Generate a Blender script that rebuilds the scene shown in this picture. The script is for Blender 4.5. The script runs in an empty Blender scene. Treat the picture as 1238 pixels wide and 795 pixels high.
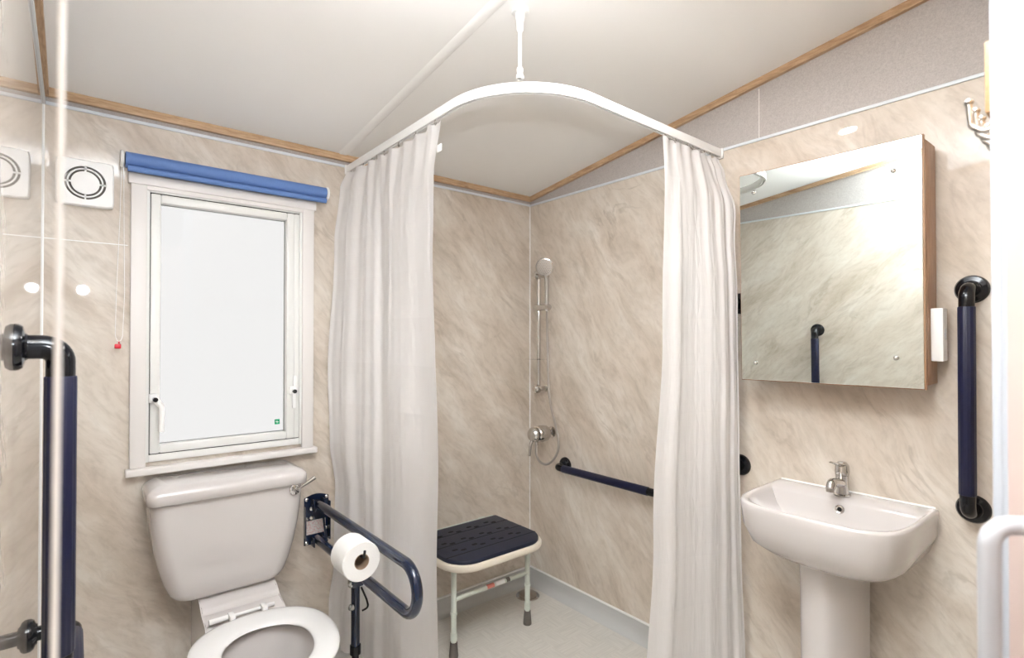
import bpy, bmesh, math, random
from mathutils import Vector, Matrix, Euler
random.seed(4)
S = bpy.context.scene
COL = S.collection
PI = math.pi
W, HS, H0, KS = 2.057, 2.0925, 2.118, 0.1393      # room width, panel top, trim underside at back wall, ceiling slope
CEIL = H0 + .026
def ceil_z(y): return CEIL - KS*y

# ------------------------------------------------------------------ materials
def lin(c):
    return tuple((v/12.92 if v <= .04045 else ((v+.055)/1.055)**2.4) for v in c)
def rgb(r, g, b): return lin((r/255, g/255, b/255)) + (1,)
def mat(name, col, rough=.5, metal=0, coat=0, coat_r=.03, spec=.5, trans=0, ior=1.45, emit=None, es=0, bump=None):
    m = bpy.data.materials.new(name); m.use_nodes = True
    nt = m.node_tree; b = nt.nodes['Principled BSDF']
    b.inputs['Base Color'].default_value = col; b.inputs['Roughness'].default_value = rough
    b.inputs['Metallic'].default_value = metal; b.inputs['Coat Weight'].default_value = coat
    b.inputs['Coat Roughness'].default_value = coat_r; b.inputs['Specular IOR Level'].default_value = spec
    b.inputs['Transmission Weight'].default_value = trans; b.inputs['IOR'].default_value = ior
    if emit: b.inputs['Emission Color'].default_value = emit; b.inputs['Emission Strength'].default_value = es
    if bump:
        sc, st = bump
        tc = nt.nodes.new('ShaderNodeTexCoord'); n = nt.nodes.new('ShaderNodeTexNoise'); bp = nt.nodes.new('ShaderNodeBump')
        n.inputs['Scale'].default_value = sc; n.inputs['Detail'].default_value = 3
        bp.inputs['Strength'].default_value = st; bp.inputs['Distance'].default_value = .002
        nt.links.new(tc.outputs['Object'], n.inputs['Vector']); nt.links.new(n.outputs['Fac'], bp.inputs['Height'])
        nt.links.new(bp.outputs['Normal'], b.inputs['Normal'])
    return m
def ramp(nt, stops, inp):
    r = nt.nodes.new('ShaderNodeValToRGB'); e = r.color_ramp.elements
    while len(e) < len(stops): e.new(.5)
    for i, (p, c) in enumerate(stops): e[i].position = p; e[i].color = c
    nt.links.new(inp, r.inputs['Fac']); return r
def mixc(nt, a, b, fac, mode='MIX'):
    m = nt.nodes.new('ShaderNodeMix'); m.data_type = 'RGBA'; m.blend_type = mode
    for k, v in ((6, a), (7, b), (0, fac)):
        if hasattr(v, 'links') or hasattr(v, 'is_linked'): nt.links.new(v, m.inputs[k])
        else: m.inputs[k].default_value = v
    return m.outputs[2]
def noise(nt, vec, scale, detail=4, rough=.5, dist=0):
    n = nt.nodes.new('ShaderNodeTexNoise'); n.inputs['Scale'].default_value = scale
    n.inputs['Detail'].default_value = detail; n.inputs['Roughness'].default_value = rough
    n.inputs['Distortion'].default_value = dist; nt.links.new(vec, n.inputs['Vector']); return n.outputs['Fac']
def mapping(nt, vec, rot=(0,0,0), scale=(1,1,1), loc=(0,0,0)):
    m = nt.nodes.new('ShaderNodeMapping'); m.inputs['Rotation'].default_value = rot
    m.inputs['Scale'].default_value = scale; m.inputs['Location'].default_value = loc
    nt.links.new(vec, m.inputs['Vector']); return m.outputs['Vector']

def marble(name, axis, ang, off):
    """glossy laminate panel printed with diagonal brushed marble; streaks run at ang in the wall plane"""
    m = mat(name, rgb(214,204,190), rough=.42, coat=.55, coat_r=.02, spec=.3)
    nt = m.node_tree; b = nt.nodes['Principled BSDF']
    tc = nt.nodes.new('ShaderNodeTexCoord'); v = tc.outputs['Object']
    # swing the wall plane into XY, then rotate so the streaks lie along X
    sep = nt.nodes.new('ShaderNodeSeparateXYZ'); nt.links.new(v, sep.inputs[0])
    cmb = nt.nodes.new('ShaderNodeCombineXYZ')
    nt.links.new(sep.outputs[axis], cmb.inputs[0]); nt.links.new(sep.outputs[2], cmb.inputs[1])
    v = mapping(nt, cmb.outputs[0], loc=off)
    r = mapping(nt, v, rot=(0,0,-ang))
    wob = noise(nt, mapping(nt, r, scale=(1,1.6,1), loc=(9,4,0)), 2.2, 3, .5)
    wv = nt.nodes.new('ShaderNodeVectorMath'); wv.operation = 'MULTIPLY_ADD'
    cw = nt.nodes.new('ShaderNodeCombineXYZ'); nt.links.new(wob, cw.inputs[0]); nt.links.new(wob, cw.inputs[1])
    nt.links.new(cw.outputs[0], wv.inputs[0]); wv.inputs[1].default_value = (.06,.15,0); nt.links.new(r, wv.inputs[2]); r = wv.outputs[0]
    st1 = mapping(nt, r, scale=(.8,2.1,1)); st2 = mapping(nt, r, scale=(2.0,5.2,1), loc=(3,1,0)); st3 = mapping(nt, r, scale=(9,30,1))
    n1 = noise(nt, st1, 1.7, 5, .58, .5); n2 = noise(nt, st2, 1.6, 6, .62, .5); n3 = noise(nt, st3, 1.7, 5, .65, .3)
    c1 = ramp(nt, [(.32, rgb(190,178,162)), (.43, rgb(208,196,183)), (.55, rgb(219,210,199)), (.68, rgb(233,228,220))], n1)
    c2 = ramp(nt, [(.30, rgb(178,164,147)), (.44, rgb(208,196,183)), (.54, rgb(219,210,199)), (.68, rgb(236,232,226))], n2)
    c = mixc(nt, c1.outputs[0], c2.outputs[0], .48)
    c3 = ramp(nt, [(.36, (.80,.77,.74,1)), (.54, (1.06,1.06,1.06,1))], n3)
    c = mixc(nt, c, c3.outputs[0], .40, 'MULTIPLY')
    c = mixc(nt, c, (.955, .938, .918, 1), 1.0, 'MULTIPLY')
    vv = noise(nt, mapping(nt, r, scale=(.9,2.2,1), loc=(7,3,0)), 1.9, 5, .6, .9)
    vr = ramp(nt, [(.465, (0,0,0,1)), (.495, (1,1,1,1)), (.505, (1,1,1,1)), (.535, (0,0,0,1))], vv)
    brk = ramp(nt, [(.47, (0,0,0,1)), (.66, (1,1,1,1))], noise(nt, st2, 1.1, 5, .65))
    ml = nt.nodes.new('ShaderNodeMath'); ml.operation = 'MULTIPLY'
    nt.links.new(vr.outputs[0], ml.inputs[0]); nt.links.new(brk.outputs[0], ml.inputs[1])
    m2 = nt.nodes.new('ShaderNodeMath'); m2.operation = 'MULTIPLY'; nt.links.new(ml.outputs[0], m2.inputs[0]); m2.inputs[1].default_value = .5
    c = mixc(nt, c, rgb(164,150,134), m2.outputs[0])
    nt.links.new(c, b.inputs['Base Color'])
    return m
M = {}
M['marble_back'] = marble('marble panel back', 0, math.radians(-48), (0,0,0))
M['marble_right'] = marble('marble panel right', 1, math.radians(54), (5,2,0))
M['marble_left'] = marble('marble panel left', 1, math.radians(-42), (2,7,0))
_b = M['marble_left'].node_tree.nodes['Principled BSDF']; _b.inputs['Coat Weight'].default_value = 1; _b.inputs['Coat IOR'].default_value = 1.6
def fabric():
    m = mat('grey vinyl board', rgb(200,194,190), rough=.6, coat=.35, coat_r=.08)
    nt = m.node_tree; b = nt.nodes['Principled BSDF']; tc = nt.nodes.new('ShaderNodeTexCoord')
    n1 = noise(nt, tc.outputs['Object'], 260, 2, .7); n2 = noise(nt, mapping(nt, tc.outputs['Object'], scale=(1,1,1)), 120, 3, .7)
    c1 = ramp(nt, [(.3, rgb(166,159,155)), (.7, rgb(200,193,189))], n1); c2 = ramp(nt, [(.3, rgb(172,165,161)), (.7, rgb(196,189,185))], n2)
    nt.links.new(mixc(nt, c1.outputs[0], c2.outputs[0], .5), b.inputs['Base Color']); return m
M['fabric'] = fabric()
def wood(name, ca, cb, axis_scale):
    m = mat(name, ca, rough=.45)
    nt = m.node_tree; b = nt.nodes['Principled BSDF']; tc = nt.nodes.new('ShaderNodeTexCoord')
    v = mapping(nt, tc.outputs['Object'], scale=axis_scale)
    n1 = noise(nt, v, 6, 6, .65, .5); n2 = noise(nt, v, 1.1, 3, .5, 1)
    c1 = ramp(nt, [(.32, cb), (.62, ca)], n1)
    kn = ramp(nt, [(.72, (0,0,0,1)), (.80, (1,1,1,1))], n2)
    nt.links.new(mixc(nt, c1.outputs[0], rgb(112,78,50), kn.outputs[0]), b.inputs['Base Color']); return m
M['oak_x'] = wood('oak trim along x', rgb(210,180,145), rgb(178,142,108), (2.2,22,22))
M['oak_y'] = wood('oak trim along y', rgb(204,172,138), rgb(170,136,104), (22,2.2,14))
M['oak_z'] = wood('oak veneer', rgb(184,146,116), rgb(150,114,86), (30,30,1.8))
M['pine'] = wood('pale beech', rgb(200,162,120), rgb(176,138,98), (6,40,40))
def floor_mat():
    m = mat('wet room vinyl', rgb(190,187,182), rough=.34, coat=.15, coat_r=.25)
    nt = m.node_tree; b = nt.nodes['Principled BSDF']; tc = nt.nodes.new('ShaderNodeTexCoord')
    w1 = noise(nt, mapping(nt, tc.outputs['Object'], scale=(1,14,1)), 9, 2, .5); w2 = noise(nt, mapping(nt, tc.outputs['Object'], scale=(14,1,1)), 9, 2, .5)
    ck = nt.nodes.new('ShaderNodeTexChecker'); ck.inputs['Scale'].default_value = 10; nt.links.new(tc.outputs['Object'], ck.inputs['Vector'])
    f = mixc(nt, w1, w2, ck.outputs['Fac'])
    c = ramp(nt, [(.35, rgb(203,199,192)), (.65, rgb(214,210,203))], f); nt.links.new(c.outputs[0], b.inputs['Base Color'])
    bp = nt.nodes.new('ShaderNodeBump'); bp.inputs['Strength'].default_value = .12; bp.inputs['Distance'].default_value = .002
    nt.links.new(f, bp.inputs['Height']); nt.links.new(bp.outputs['Normal'], b.inputs['Normal']); return m
M['floor'] = floor_mat()
M['ceiling'] = mat('ceiling board', rgb(247,245,242), rough=.55, bump=(60,.03))
M['cove'] = mat('grey coved skirting', rgb(196,196,194), rough=.4)
M['white'] = mat('white plastic', rgb(246,245,243), rough=.3)
M['strip'] = mat('white edge strip', rgb(222,227,231), rough=.3)
M['frame_strip'] = mat('door frame strip', rgb(184,190,198), rough=.35)
M['upvc'] = mat('white window frame', rgb(232,231,227), rough=.28)
M['casing'] = mat('painted casing', rgb(230,225,221), rough=.35)
M['ceramic'] = mat('white ceramic', rgb(208,202,199), rough=.09, coat=.5, coat_r=.02)
M['seat_white'] = mat('toilet seat plastic', rgb(234,232,230), rough=.12)
M['chrome'] = mat('chrome', rgb(205,203,200), rough=.07, metal=1)
M['satin'] = mat('brushed chrome', rgb(175,169,162), rough=.38, metal=1)
M['navy'] = mat('navy gloss enamel', rgb(18,32,58), rough=.14, coat=.6, coat_r=.05)
M['navy_rib'] = mat('navy ribbed plastic', rgb(16,20,50), rough=.38)
M['navy_pad'] = mat('navy seat pad', rgb(24,31,52), rough=.42, bump=(300,.2))
M['slot'] = mat('dark slot', rgb(8,8,12), rough=.8)
M['black'] = mat('black gloss plastic', rgb(14,16,22), rough=.13)
M['steel'] = mat('zinc bolt', rgb(210,210,206), rough=.25, metal=1)
M['mint'] = mat('pale green coated tube', rgb(214,220,210), rough=.3)
M['cream'] = mat('cream seat base', rgb(232,222,206), rough=.35)
M['rubber'] = mat('grey rubber', rgb(104,98,92), rough=.7)
M['blue'] = mat('blue roller blind', rgb(98,130,188), rough=.55, bump=(500,.15))
M['paper'] = mat('toilet tissue', rgb(236,234,231), rough=.95, bump=(200,.3))
M['card'] = mat('cardboard core', rgb(160,136,114), rough=.9)
M['red'] = mat('red plastic', rgb(214,40,60), rough=.3)
M['pink'] = mat('faded red print', rgb(214,130,120), rough=.5)
M['green'] = mat('green sticker', rgb(20,160,110), rough=.4)
M['dark'] = mat('dark void', rgb(40,38,36), rough=.8)
M['duct'] = mat('fan duct', rgb(120,114,106), rough=.6)
M['drainmetal'] = mat('drain cover', rgb(170,158,146), rough=.3, metal=.8)
M['door'] = mat('white door hall light tint', rgb(196,176,168), rough=.4)  # white door; warm hall light is put into its pinkish colour
M['handle'] = mat('white coated handle', rgb(172,172,175), rough=.3)
M['cord'] = mat('white cord', rgb(228,225,220), rough=.6)
M['mirror'] = mat('mirror silver', rgb(232,240,238), rough=.004, metal=1)
M['label'] = None
def stripes(name, base, ink, scale, thr):
    m = mat(name, base, rough=.4); nt = m.node_tree; b = nt.nodes['Principled BSDF']
    tc = nt.nodes.new('ShaderNodeTexCoord'); n = noise(nt, mapping(nt, tc.outputs['Generated'], scale=scale), 1.5, 2, .8)
    r = ramp(nt, [(thr-.01, base), (thr+.02, ink)], n); nt.links.new(r.outputs[0], b.inputs['Base Color']); return m
M['label'] = stripes('printed warning label', rgb(214,210,206), rgb(196,120,116), (9,1,11), .55)
def glass():
    m = bpy.data.materials.new('window glass'); m.use_nodes = True; nt = m.node_tree; nt.nodes.clear()
    o = nt.nodes.new('ShaderNodeOutputMaterial'); t = nt.nodes.new('ShaderNodeBsdfTransparent'); g = nt.nodes.new('ShaderNodeBsdfGlossy')
    g.inputs['Roughness'].default_value = .02; g.inputs['Color'].default_value = (.9,.9,.9,1)
    t.inputs['Color'].default_value = (.985,.982,.978,1)
    mx = nt.nodes.new('ShaderNodeMixShader'); fr = nt.nodes.new('ShaderNodeFresnel'); fr.inputs['IOR'].default_value = 1.2
    nt.links.new(fr.outputs[0], mx.inputs[0]); nt.links.new(t.outputs[0], mx.inputs[1]); nt.links.new(g.outputs[0], mx.inputs[2]); nt.links.new(mx.outputs[0], o.inputs[0])
    return m
M['glass'] = glass()
M['clear'] = M['glass']
def curtain_mat():
    m = bpy.data.materials.new('white polyester curtain'); m.use_nodes = True; nt = m.node_tree; nt.nodes.clear()
    o = nt.nodes.new('ShaderNodeOutputMaterial'); d = nt.nodes.new('ShaderNodeBsdfPrincipled'); t = nt.nodes.new('ShaderNodeBsdfTranslucent')
    d.inputs['Base Color'].default_value = rgb(232,229,228); d.inputs['Roughness'].default_value = .5; d.inputs['Sheen Weight'].default_value = .2
    t.inputs['Color'].default_value = rgb(252,250,249)
    tc = nt.nodes.new('ShaderNodeTexCoord'); sp = nt.nodes.new('ShaderNodeSeparateXYZ'); nt.links.new(tc.outputs['UV'], sp.inputs[0])
    # packing creases (u and v in metres on the cloth)
    def crease(sock, period, width, ph):
        a = nt.nodes.new('ShaderNodeMath'); a.operation = 'ADD'; nt.links.new(sock, a.inputs[0]); a.inputs[1].default_value = ph
        w = nt.nodes.new('ShaderNodeMath'); w.operation = 'PINGPONG'; nt.links.new(a.outputs[0], w.inputs[0]); w.inputs[1].default_value = period/2
        r = ramp(nt, [(0, (1,1,1,1)), (width/(period/2)*1.0, (0,0,0,1))], w.outputs[0]); return r.outputs[0]
    c1 = crease(sp.outputs[1], .17, .004, .03); c2 = crease(sp.outputs[0], .24, .004, .05)
    ad = nt.nodes.new('ShaderNodeMath'); ad.operation = 'MAXIMUM'; nt.links.new(c1, ad.inputs[0]); nt.links.new(c2, ad.inputs[1])
    nz = noise(nt, mapping(nt, tc.outputs['UV'], scale=(9,3,1)), 1.5, 4, .6, .4)
    a2 = nt.nodes.new('ShaderNodeMath'); a2.operation = 'MULTIPLY_ADD'; nt.links.new(nz, a2.inputs[0]); a2.inputs[1].default_value = 1.6; nt.links.new(ad.outputs[0], a2.inputs[2])
    bp = nt.nodes.new('ShaderNodeBump'); bp.inputs['Strength'].default_value = .8; bp.inputs['Distance'].default_value = .003
    nt.links.new(a2.outputs[0], bp.inputs['Height']); nt.links.new(bp.outputs['Normal'], d.inputs['Normal'])
    mx = nt.nodes.new('ShaderNodeMixShader'); mx.inputs[0].default_value = .27
    nt.links.new(d.outputs[0], mx.inputs[1]); nt.links.new(t.outputs[0], mx.inputs[2])
    tr = nt.nodes.new('ShaderNodeBsdfTransparent'); mx2 = nt.nodes.new('ShaderNodeMixShader'); mx2.inputs[0].default_value = .05
    nt.links.new(mx.outputs[0], mx2.inputs[1]); nt.links.new(tr.outputs[0], mx2.inputs[2]); nt.links.new(mx2.outputs[0], o.inputs[0])
    return m
M['curtain'] = curtain_mat()

# ------------------------------------------------------------------ mesh helpers
ORG = {}
def V(*a): return Vector(a)
def obj(name, bm, m, parent=None, sharp=38, **props):
    me = bpy.data.meshes.new(name)
    bmesh.ops.recalc_face_normals(bm, faces=bm.faces)
    if parent is not None: org = ORG[parent]
    else:
        xs = [v.co for v in bm.verts]
        lo = Vector([min(c[i] for c in xs) for i in range(3)]); hi = Vector([max(c[i] for c in xs) for i in range(3)])
        org = Vector(((lo.x+hi.x)/2, (lo.y+hi.y)/2, lo.z))
    bmesh.ops.translate(bm, verts=bm.verts, vec=-org)
    bm.to_mesh(me); bm.free()
    for p in me.polygons: p.use_smooth = True
    me.set_sharp_from_angle(angle=math.radians(sharp))
    for mm in (m if isinstance(m, list) else [m]): me.materials.append(mm)
    o = bpy.data.objects.new(name, me); COL.objects.link(o)
    if parent is not None: o.parent = parent
    else: o.location = org
    ORG[o] = org
    for k, v in props.items(): o[k] = v
    return o
def thing(name, loc, label=None, cat=None, group=None, kind=None):
    o = bpy.data.objects.new(name, None); COL.objects.link(o); o.location = loc; o.empty_display_size = .05
    ORG[o] = Vector(loc)
    if label: o['label'] = label
    if cat: o['category'] = cat
    if group: o['group'] = group
    if kind: o['kind'] = kind
    return o
def B(): return bmesh.new()
def box(bm, x0, x1, y0, y1, z0, z1, bev=0, seg=2, mx=None):
    r = bmesh.ops.create_cube(bm, size=1); vs = r['verts']
    for v in vs:
        v.co = Vector(((x0+x1)/2 + v.co.x*(x1-x0), (y0+y1)/2 + v.co.y*(y1-y0), (z0+z1)/2 + v.co.z*(z1-z0)))
    if bev:
        es = list({e for v in vs for e in v.link_edges})
        rr = bmesh.ops.bevel(bm, geom=es, offset=bev, segments=seg, profile=.5, affect='EDGES'); vs = list({v for f in rr['faces'] for v in f.verts} | {v for v in vs if v.is_valid})
    if mx: bmesh.ops.transform(bm, matrix=mx, verts=vs)
    return bm
def basis(d):
    d = d.normalized(); a = Vector((0,0,1)) if abs(d.z) < .9 else Vector((1,0,0))
    u = d.cross(a).normalized(); return u, d.cross(u).normalized(), d
def tube(bm, pts, r, seg=16, cap=True, closed=False):
    pts = [Vector(p) for p in pts]; n = len(pts); rs = r if isinstance(r, (list, tuple)) else [r]*n
    tan = []
    for i in range(n):
        if closed: t = pts[(i+1) % n] - pts[i-1]
        else: t = pts[min(i+1, n-1)] - pts[max(i-1, 0)]
        tan.append(t.normalized())
    u, _, _ = basis(tan[0]); rings = []
    for i in range(n):
        u = (u - tan[i]*u.dot(tan[i])).normalized(); w = tan[i].cross(u)
        rings.append([bm.verts.new(pts[i] + (u*math.cos(2*PI*k/seg) + w*math.sin(2*PI*k/seg))*rs[i]) for k in range(seg)])
    m = n if closed else n-1
    for i in range(m):
        a, b = rings[i], rings[(i+1) % n]
        for k in range(seg): bm.faces.new((a[k], a[(k+1) % seg], b[(k+1) % seg], b[k]))
    if cap and not closed: bm.faces.new(rings[0][::-1]); bm.faces.new(rings[-1])
    return bm
def fillet(pts, R, seg=8):
    pts = [Vector(p) for p in pts]; out = [pts[0]]
    for i in range(1, len(pts)-1):
        p, a, b = pts[i], (pts[i-1]-pts[i]), (pts[i+1]-pts[i]); r = R[i-1] if isinstance(R, (list, tuple)) else R
        an = a.angle(b); d = min(r/math.tan(an/2), a.length*.499, b.length*.499); r = d*math.tan(an/2)
        a.normalize(); b.normalize(); c = p + (a+b).normalized()*(r/math.sin(an/2))
        s, e = p+a*d-c, p+b*d-c; ang = s.angle(e); ax = s.cross(e).normalized()
        for k in range(seg+1): out.append(c + Matrix.Rotation(ang*k/seg, 3, ax) @ s)
    out.append(pts[-1]); return out
def lathe(bm, prof, org=(0,0,0), axis=(0,0,1), seg=32, sx=1, sy=1):
    u, w, d = basis(Vector(axis)); org = Vector(org); rings = []
    for (r, h) in prof:
        if r < 1e-6: rings.append([bm.verts.new(org + d*h)])
        else: rings.append([bm.verts.new(org + d*h + u*(math.cos(2*PI*k/seg)*r*sx) + w*(math.sin(2*PI*k/seg)*r*sy)) for k in range(seg)])
    for a, b in zip(rings, rings[1:]):
        if len(a) == 1 and len(b) == 1: continue
        for k in range(seg):
            k2 = (k+1) % seg
            if len(a) == 1: bm.faces.new((a[0], b[k2], b[k]))
            elif len(b) == 1: bm.faces.new((a[k], a[k2], b[0]))
            else: bm.faces.new((a[k], a[k2], b[k2], b[k]))
    return bm
def loft(bm, rings, cap0=True, cap1=True, closed=False):
    R = [[bm.verts.new(p) for p in r] for r in rings]; n = len(R[0])
    for i in range(len(R) if closed else len(R)-1):
        a, b = R[i], R[(i+1) % len(R)]
        for k in range(n): bm.faces.new((a[k], a[(k+1) % n], b[(k+1) % n], b[k]))
    if not closed:
        if cap0: bm.faces.new(R[0][::-1])
        if cap1: bm.faces.new(R[-1])
    return bm
def prism(bm, pts2, f, h0, h1):
    """extrude a 2-D outline; f(u,v,h) -> point"""
    a = [bm.verts.new(f(u, v, h0)) for u, v in pts2]; b = [bm.verts.new(f(u, v, h1)) for u, v in pts2]; n = len(a)
    for k in range(n): bm.faces.new((a[k], a[(k+1) % n], b[(k+1) % n], b[k]))
    bm.faces.new(a[::-1]); bm.faces.new(b); return bm
def rrect(x0, x1, y0, y1, R, seg=8):
    """rounded rectangle outline, R = (x0y0, x1y0, x1y1, x0y1) radii"""
    if not isinstance(R, (tuple, list)): R = (R,)*4
    out = []
    for (cx, cy, a0, r) in ((x0+R[0], y0+R[0], PI, R[0]), (x1-R[1], y0+R[1], 1.5*PI, R[1]), (x1-R[2], y1-R[2], 0, R[2]), (x0+R[3], y1-R[3], .5*PI, R[3])):
        for k in range(seg+1):
            a = a0 + PI/2*k/seg; out.append((cx + r*math.cos(a), cy + r*math.sin(a)))
    return out

# ------------------------------------------------------------------ the room
def st(name, bm, m, parent=None): return obj(name, bm, m, parent, **({} if parent else {'kind': 'structure'}))
st('floor', box(B(), -2.3, .2, -2.9, .2, -.1, 0), M['floor'])
bm = B()
prism(bm, [(.15, ceil_z(.15)), (-2.75, ceil_z(-2.75)), (-2.75, ceil_z(-2.75)+.08), (.15, ceil_z(.15)+.08)], lambda u, v, h: V(h, u, v), -2.2, .15)
st('ceiling', bm, M['ceiling'])
# ceiling joint strip
bm = B(); L = 2.1
prism(bm, [(-.004-.016, 0), (-.012, -.0035), (.012, -.0035), (.02, 0), (.02, .002), (-.02, .002)],
      lambda u, v, h: V(-1.088+.017*h+u, -h, ceil_z(-h)+v), .014, 2.14)
st('trim_1', bm, M['ceiling'])
# back wall with a window opening
WX0, WX1, WZ0, WZ1 = -1.80, -1.25, .925, 1.88
def wall_back():
    bm = B()
    for a in ((-2.11, WX0, 0, HS), (WX1, .05, 0, HS), (WX0, WX1, 0, WZ0), (WX0, WX1, WZ1, HS)):
        box(bm, a[0], a[1], 0, .07, a[2], a[3])
    return bm
st('wall_back', wall_back(), M['marble_back'])
st('wall_back_upper', box(B(), -2.11, .05, .003, .07, HS, 2.25), M['fabric'])
st('wall_right', box(B(), 0, .06, -2.20, .07, 0, HS), M['marble_right'])
bm = B(); prism(bm, [(.07, HS), (-2.2, HS), (-2.2, ceil_z(-2.2)+.02), (.07, ceil_z(.07)+.02)], lambda u, v, h: V(h, u, v), .003, .06)
st('wall_right_upper', bm, M['fabric'])
st('wall_left', box(B(), -W-.06, -W, -2.75, .07, 0, HS), M['marble_left'])
bm = B(); prism(bm, [(.07, HS), (-2.75, HS), (-2.75, ceil_z(-2.75)+.02), (.07, ceil_z(.07)+.02)], lambda u, v, h: V(h, u, v), -W-.06, -W-.002)
st('wall_left_upper', bm, M['fabric'])
# front partition with the doorway the camera looks through
JX = -1.369
bm = B(); box(bm, JX+.004, .05, -2.205, -2.157, 0, 2.5); box(bm, JX+.0505, .05, -2.157, -2.150, 0, 2.4)
st('wall_front', bm, M['marble_back'])
bm = B(); box(bm, JX, JX+.05, -2.1568, -2.150, 0, 2.3, .001); box(bm, JX, JX+.004, -2.205, -2.1568, 0, 2.3)
st('trim_2', bm, M['frame_strip'])
# capping strips over the panels
bm = B(); box(bm, -W, 0, -.005, .004, HS, HS+.011, .0015); st('trim_3', bm, M['strip'])
bm = B(); box(bm, -.005, .004, -2.15, -.005, HS, HS+.011, .0015); st('trim_4', bm, M['strip'])
bm = B(); box(bm, -W-.004, -W+.005, -2.7, -.005, HS, HS+.011, .0015); st('trim_5', bm, M['strip'])
# corner beads
bm = B(); box(bm, -.0035, .001, -.0035, .001, .08, HS, .001); st('trim_6', bm, M['white'])
bm = B(); box(bm, -W-.001, -W+.0035, -.0035, .001, .08, HS, .001); st('trim_7', bm, M['white'])
# oak battens under the ceiling
def batten(path_axis):
    bm = B()
    if path_axis == 'x': box(bm, -W, 0, -.013, .004, H0, CEIL+.004, .002)
    return bm
st('trim_8', batten('x'), M['oak_x'])
for nm, x0, x1, yy in (('trim_9', -.013, .004, -2.15), ('trim_10', -W-.003, -W+.013, -2.7)):
    bm = B(); prism(bm, [(-.012, H0+.0017), (yy, H0-KS*yy), (yy, ceil_z(yy)+.003), (-.012, CEIL+.005)], lambda u, v, h: V(h, u, v), x0, x1)
    st(nm, bm, M['oak_y'])
# joint lines: horizontal bead left of the window, seam in the grey board
bm = B(); box(bm, -W+.004, -1.838, -.0015, .001, 1.667, 1.670); st('trim_11', bm, M['white'])
bm = B(); box(bm, .0015, .004, -1.2975, -1.2945, HS+.011, 2.29); st('trim_12', bm, M['casing'])
# coved skirting
def cove(bm, f, h0, h1):
    pr = [(0, .079), (0, 0), (.046, .0005), (.036, .003), (.024, .009), (.014, .02), (.010, .034), (.008, .05), (.008, .072), (.005, .079)]
    prism(bm, pr, f, h0, h1); return bm
st('baseboard_back', cove(B(), lambda u, v, h: V(h, -u, v), -W, 0), M['cove'])
st('baseboard_right', cove(B(), lambda u, v, h: V(-u, h, v), -2.15, 0), M['cove'])
st('baseboard_left', cove(B(), lambda u, v, h: V(-W+u, h, v), -2.6, 0), M['cove'])
for i, b in enumerate(((-W, 0, -.011, -.0), (-.011, 0, -2.15, -.011))):
    bm = B(); box(bm, b[0], b[1], b[2], b[3], .0795, .086, .0015); st('trim_%d' % (13+i), bm, M['white'])

# ------------------------------------------------------------------ window
wn = thing('window_1', (-1.52, 0, .88), kind='structure')
CX0, CX1, CZ0, CZ1 = -1.831, -1.212, .905, 1.916
bm = B(); cw = .046  # casing width
box(bm, CX0, CX0+cw, -.020, 0, CZ0, CZ1-.03, .003); box(bm, CX1-cw, CX1, -.020, 0, CZ0, CZ1-.03, .003)
box(bm, CX0-.008, CX1+.008, -.024, 0, CZ1-.036, CZ1, .004)
box(bm, CX0+cw, CX1-cw, -.0195, 0, CZ1-.05, CZ1-.036)
obj('casing', bm, M['casing'], wn)
bm = B(); box(bm, CX0-.012, CX1+.012, -.038, .0, .880, .905, .005, 3); obj('sill', bm, M['casing'], wn)
def ring(bm, x0, x1, z0, z1, w, y0, y1, bev=.002):
    box(bm, x0, x0+w, y0, y1, z0, z1, bev); box(bm, x1-w, x1, y0, y1, z0, z1, bev)
    box(bm, x0+w, x1-w, y0, y1, z0, z0+w, bev); box(bm, x0+w, x1-w, y0, y1, z1-w, z1, bev); return bm
bm = ring(B(), -1.80, -1.243, .92, 1.885, .024, -.012, .05); obj('outer_frame', bm, M['upvc'], wn)
bm = ring(B(), -1.776, -1.267, .944, 1.861, .003, -.002, .05, 0); obj('gasket', bm, M['dark'], wn)
bm = ring(B(), -1.7735, -1.2855, .9465, 1.8585, .030, -.006, .045, .004); obj('sash', bm, M['upvc'], wn)
bm = B(); box(bm, -1.2855, -1.2665, -.004, .045, .9465, 1.8585, .002); obj('frame_stile', bm, M['upvc'], wn)
bm = B(); box(bm, -1.744, -1.315, .028, .032, .976, 1.829); pane = obj('pane', bm, M['glass'], wn)
bm = ring(B(), -1.745, -1.314, .9755, 1.83, .0022, .024, .0285, 0); obj('seal', bm, M['dark'], wn)
bm = B(); box(bm, -1.351, -1.332, .0262, .0275, 1.004, 1.024); s_ = obj('sticker', bm, M['green'], wn, label='small green square sticker')
bm = B(); box(bm, -1.347, -1.336, .0255, .0262, 1.012, 1.0145); box(bm, -1.3425, -1.3405, .0255, .0262, 1.008, 1.019); box(bm, -1.347, -1.345, .0255, .0262, 1.012, 1.019)
obj('sticker_mark', bm, M['white'], s_)
for sx, hx, lever in ((1, -1.762, True), (-1, -1.293, False)):
    bm = B(); box(bm, hx-.016, hx+.012, -.022, -.005, 1.125, 1.158, .006, 3)
    if lever: tube(bm, fillet([(hx+.003, -.028, 1.14), (hx+.022, -.034, 1.11), (hx+.020, -.030, 1.025)], .03), [.0105]*3+[.009]*8, 12)
    else: box(bm, hx-.006, hx+.008, -.03, -.02, 1.07, 1.15, .004); box(bm, hx+.001, hx+.014, -.02, -.005, 1.14, 1.20, .003)
    h = obj('window_handle', bm, M['white'], wn)
    bm = B(); lathe(bm, [(0, .004), (.008, .004), (.008, -.02), (0, -.02)], (hx+.002, -.040 if lever else -.032, 1.138), (0,-1,0), 16); obj('lock_button', bm, M['black'], h)

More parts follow.
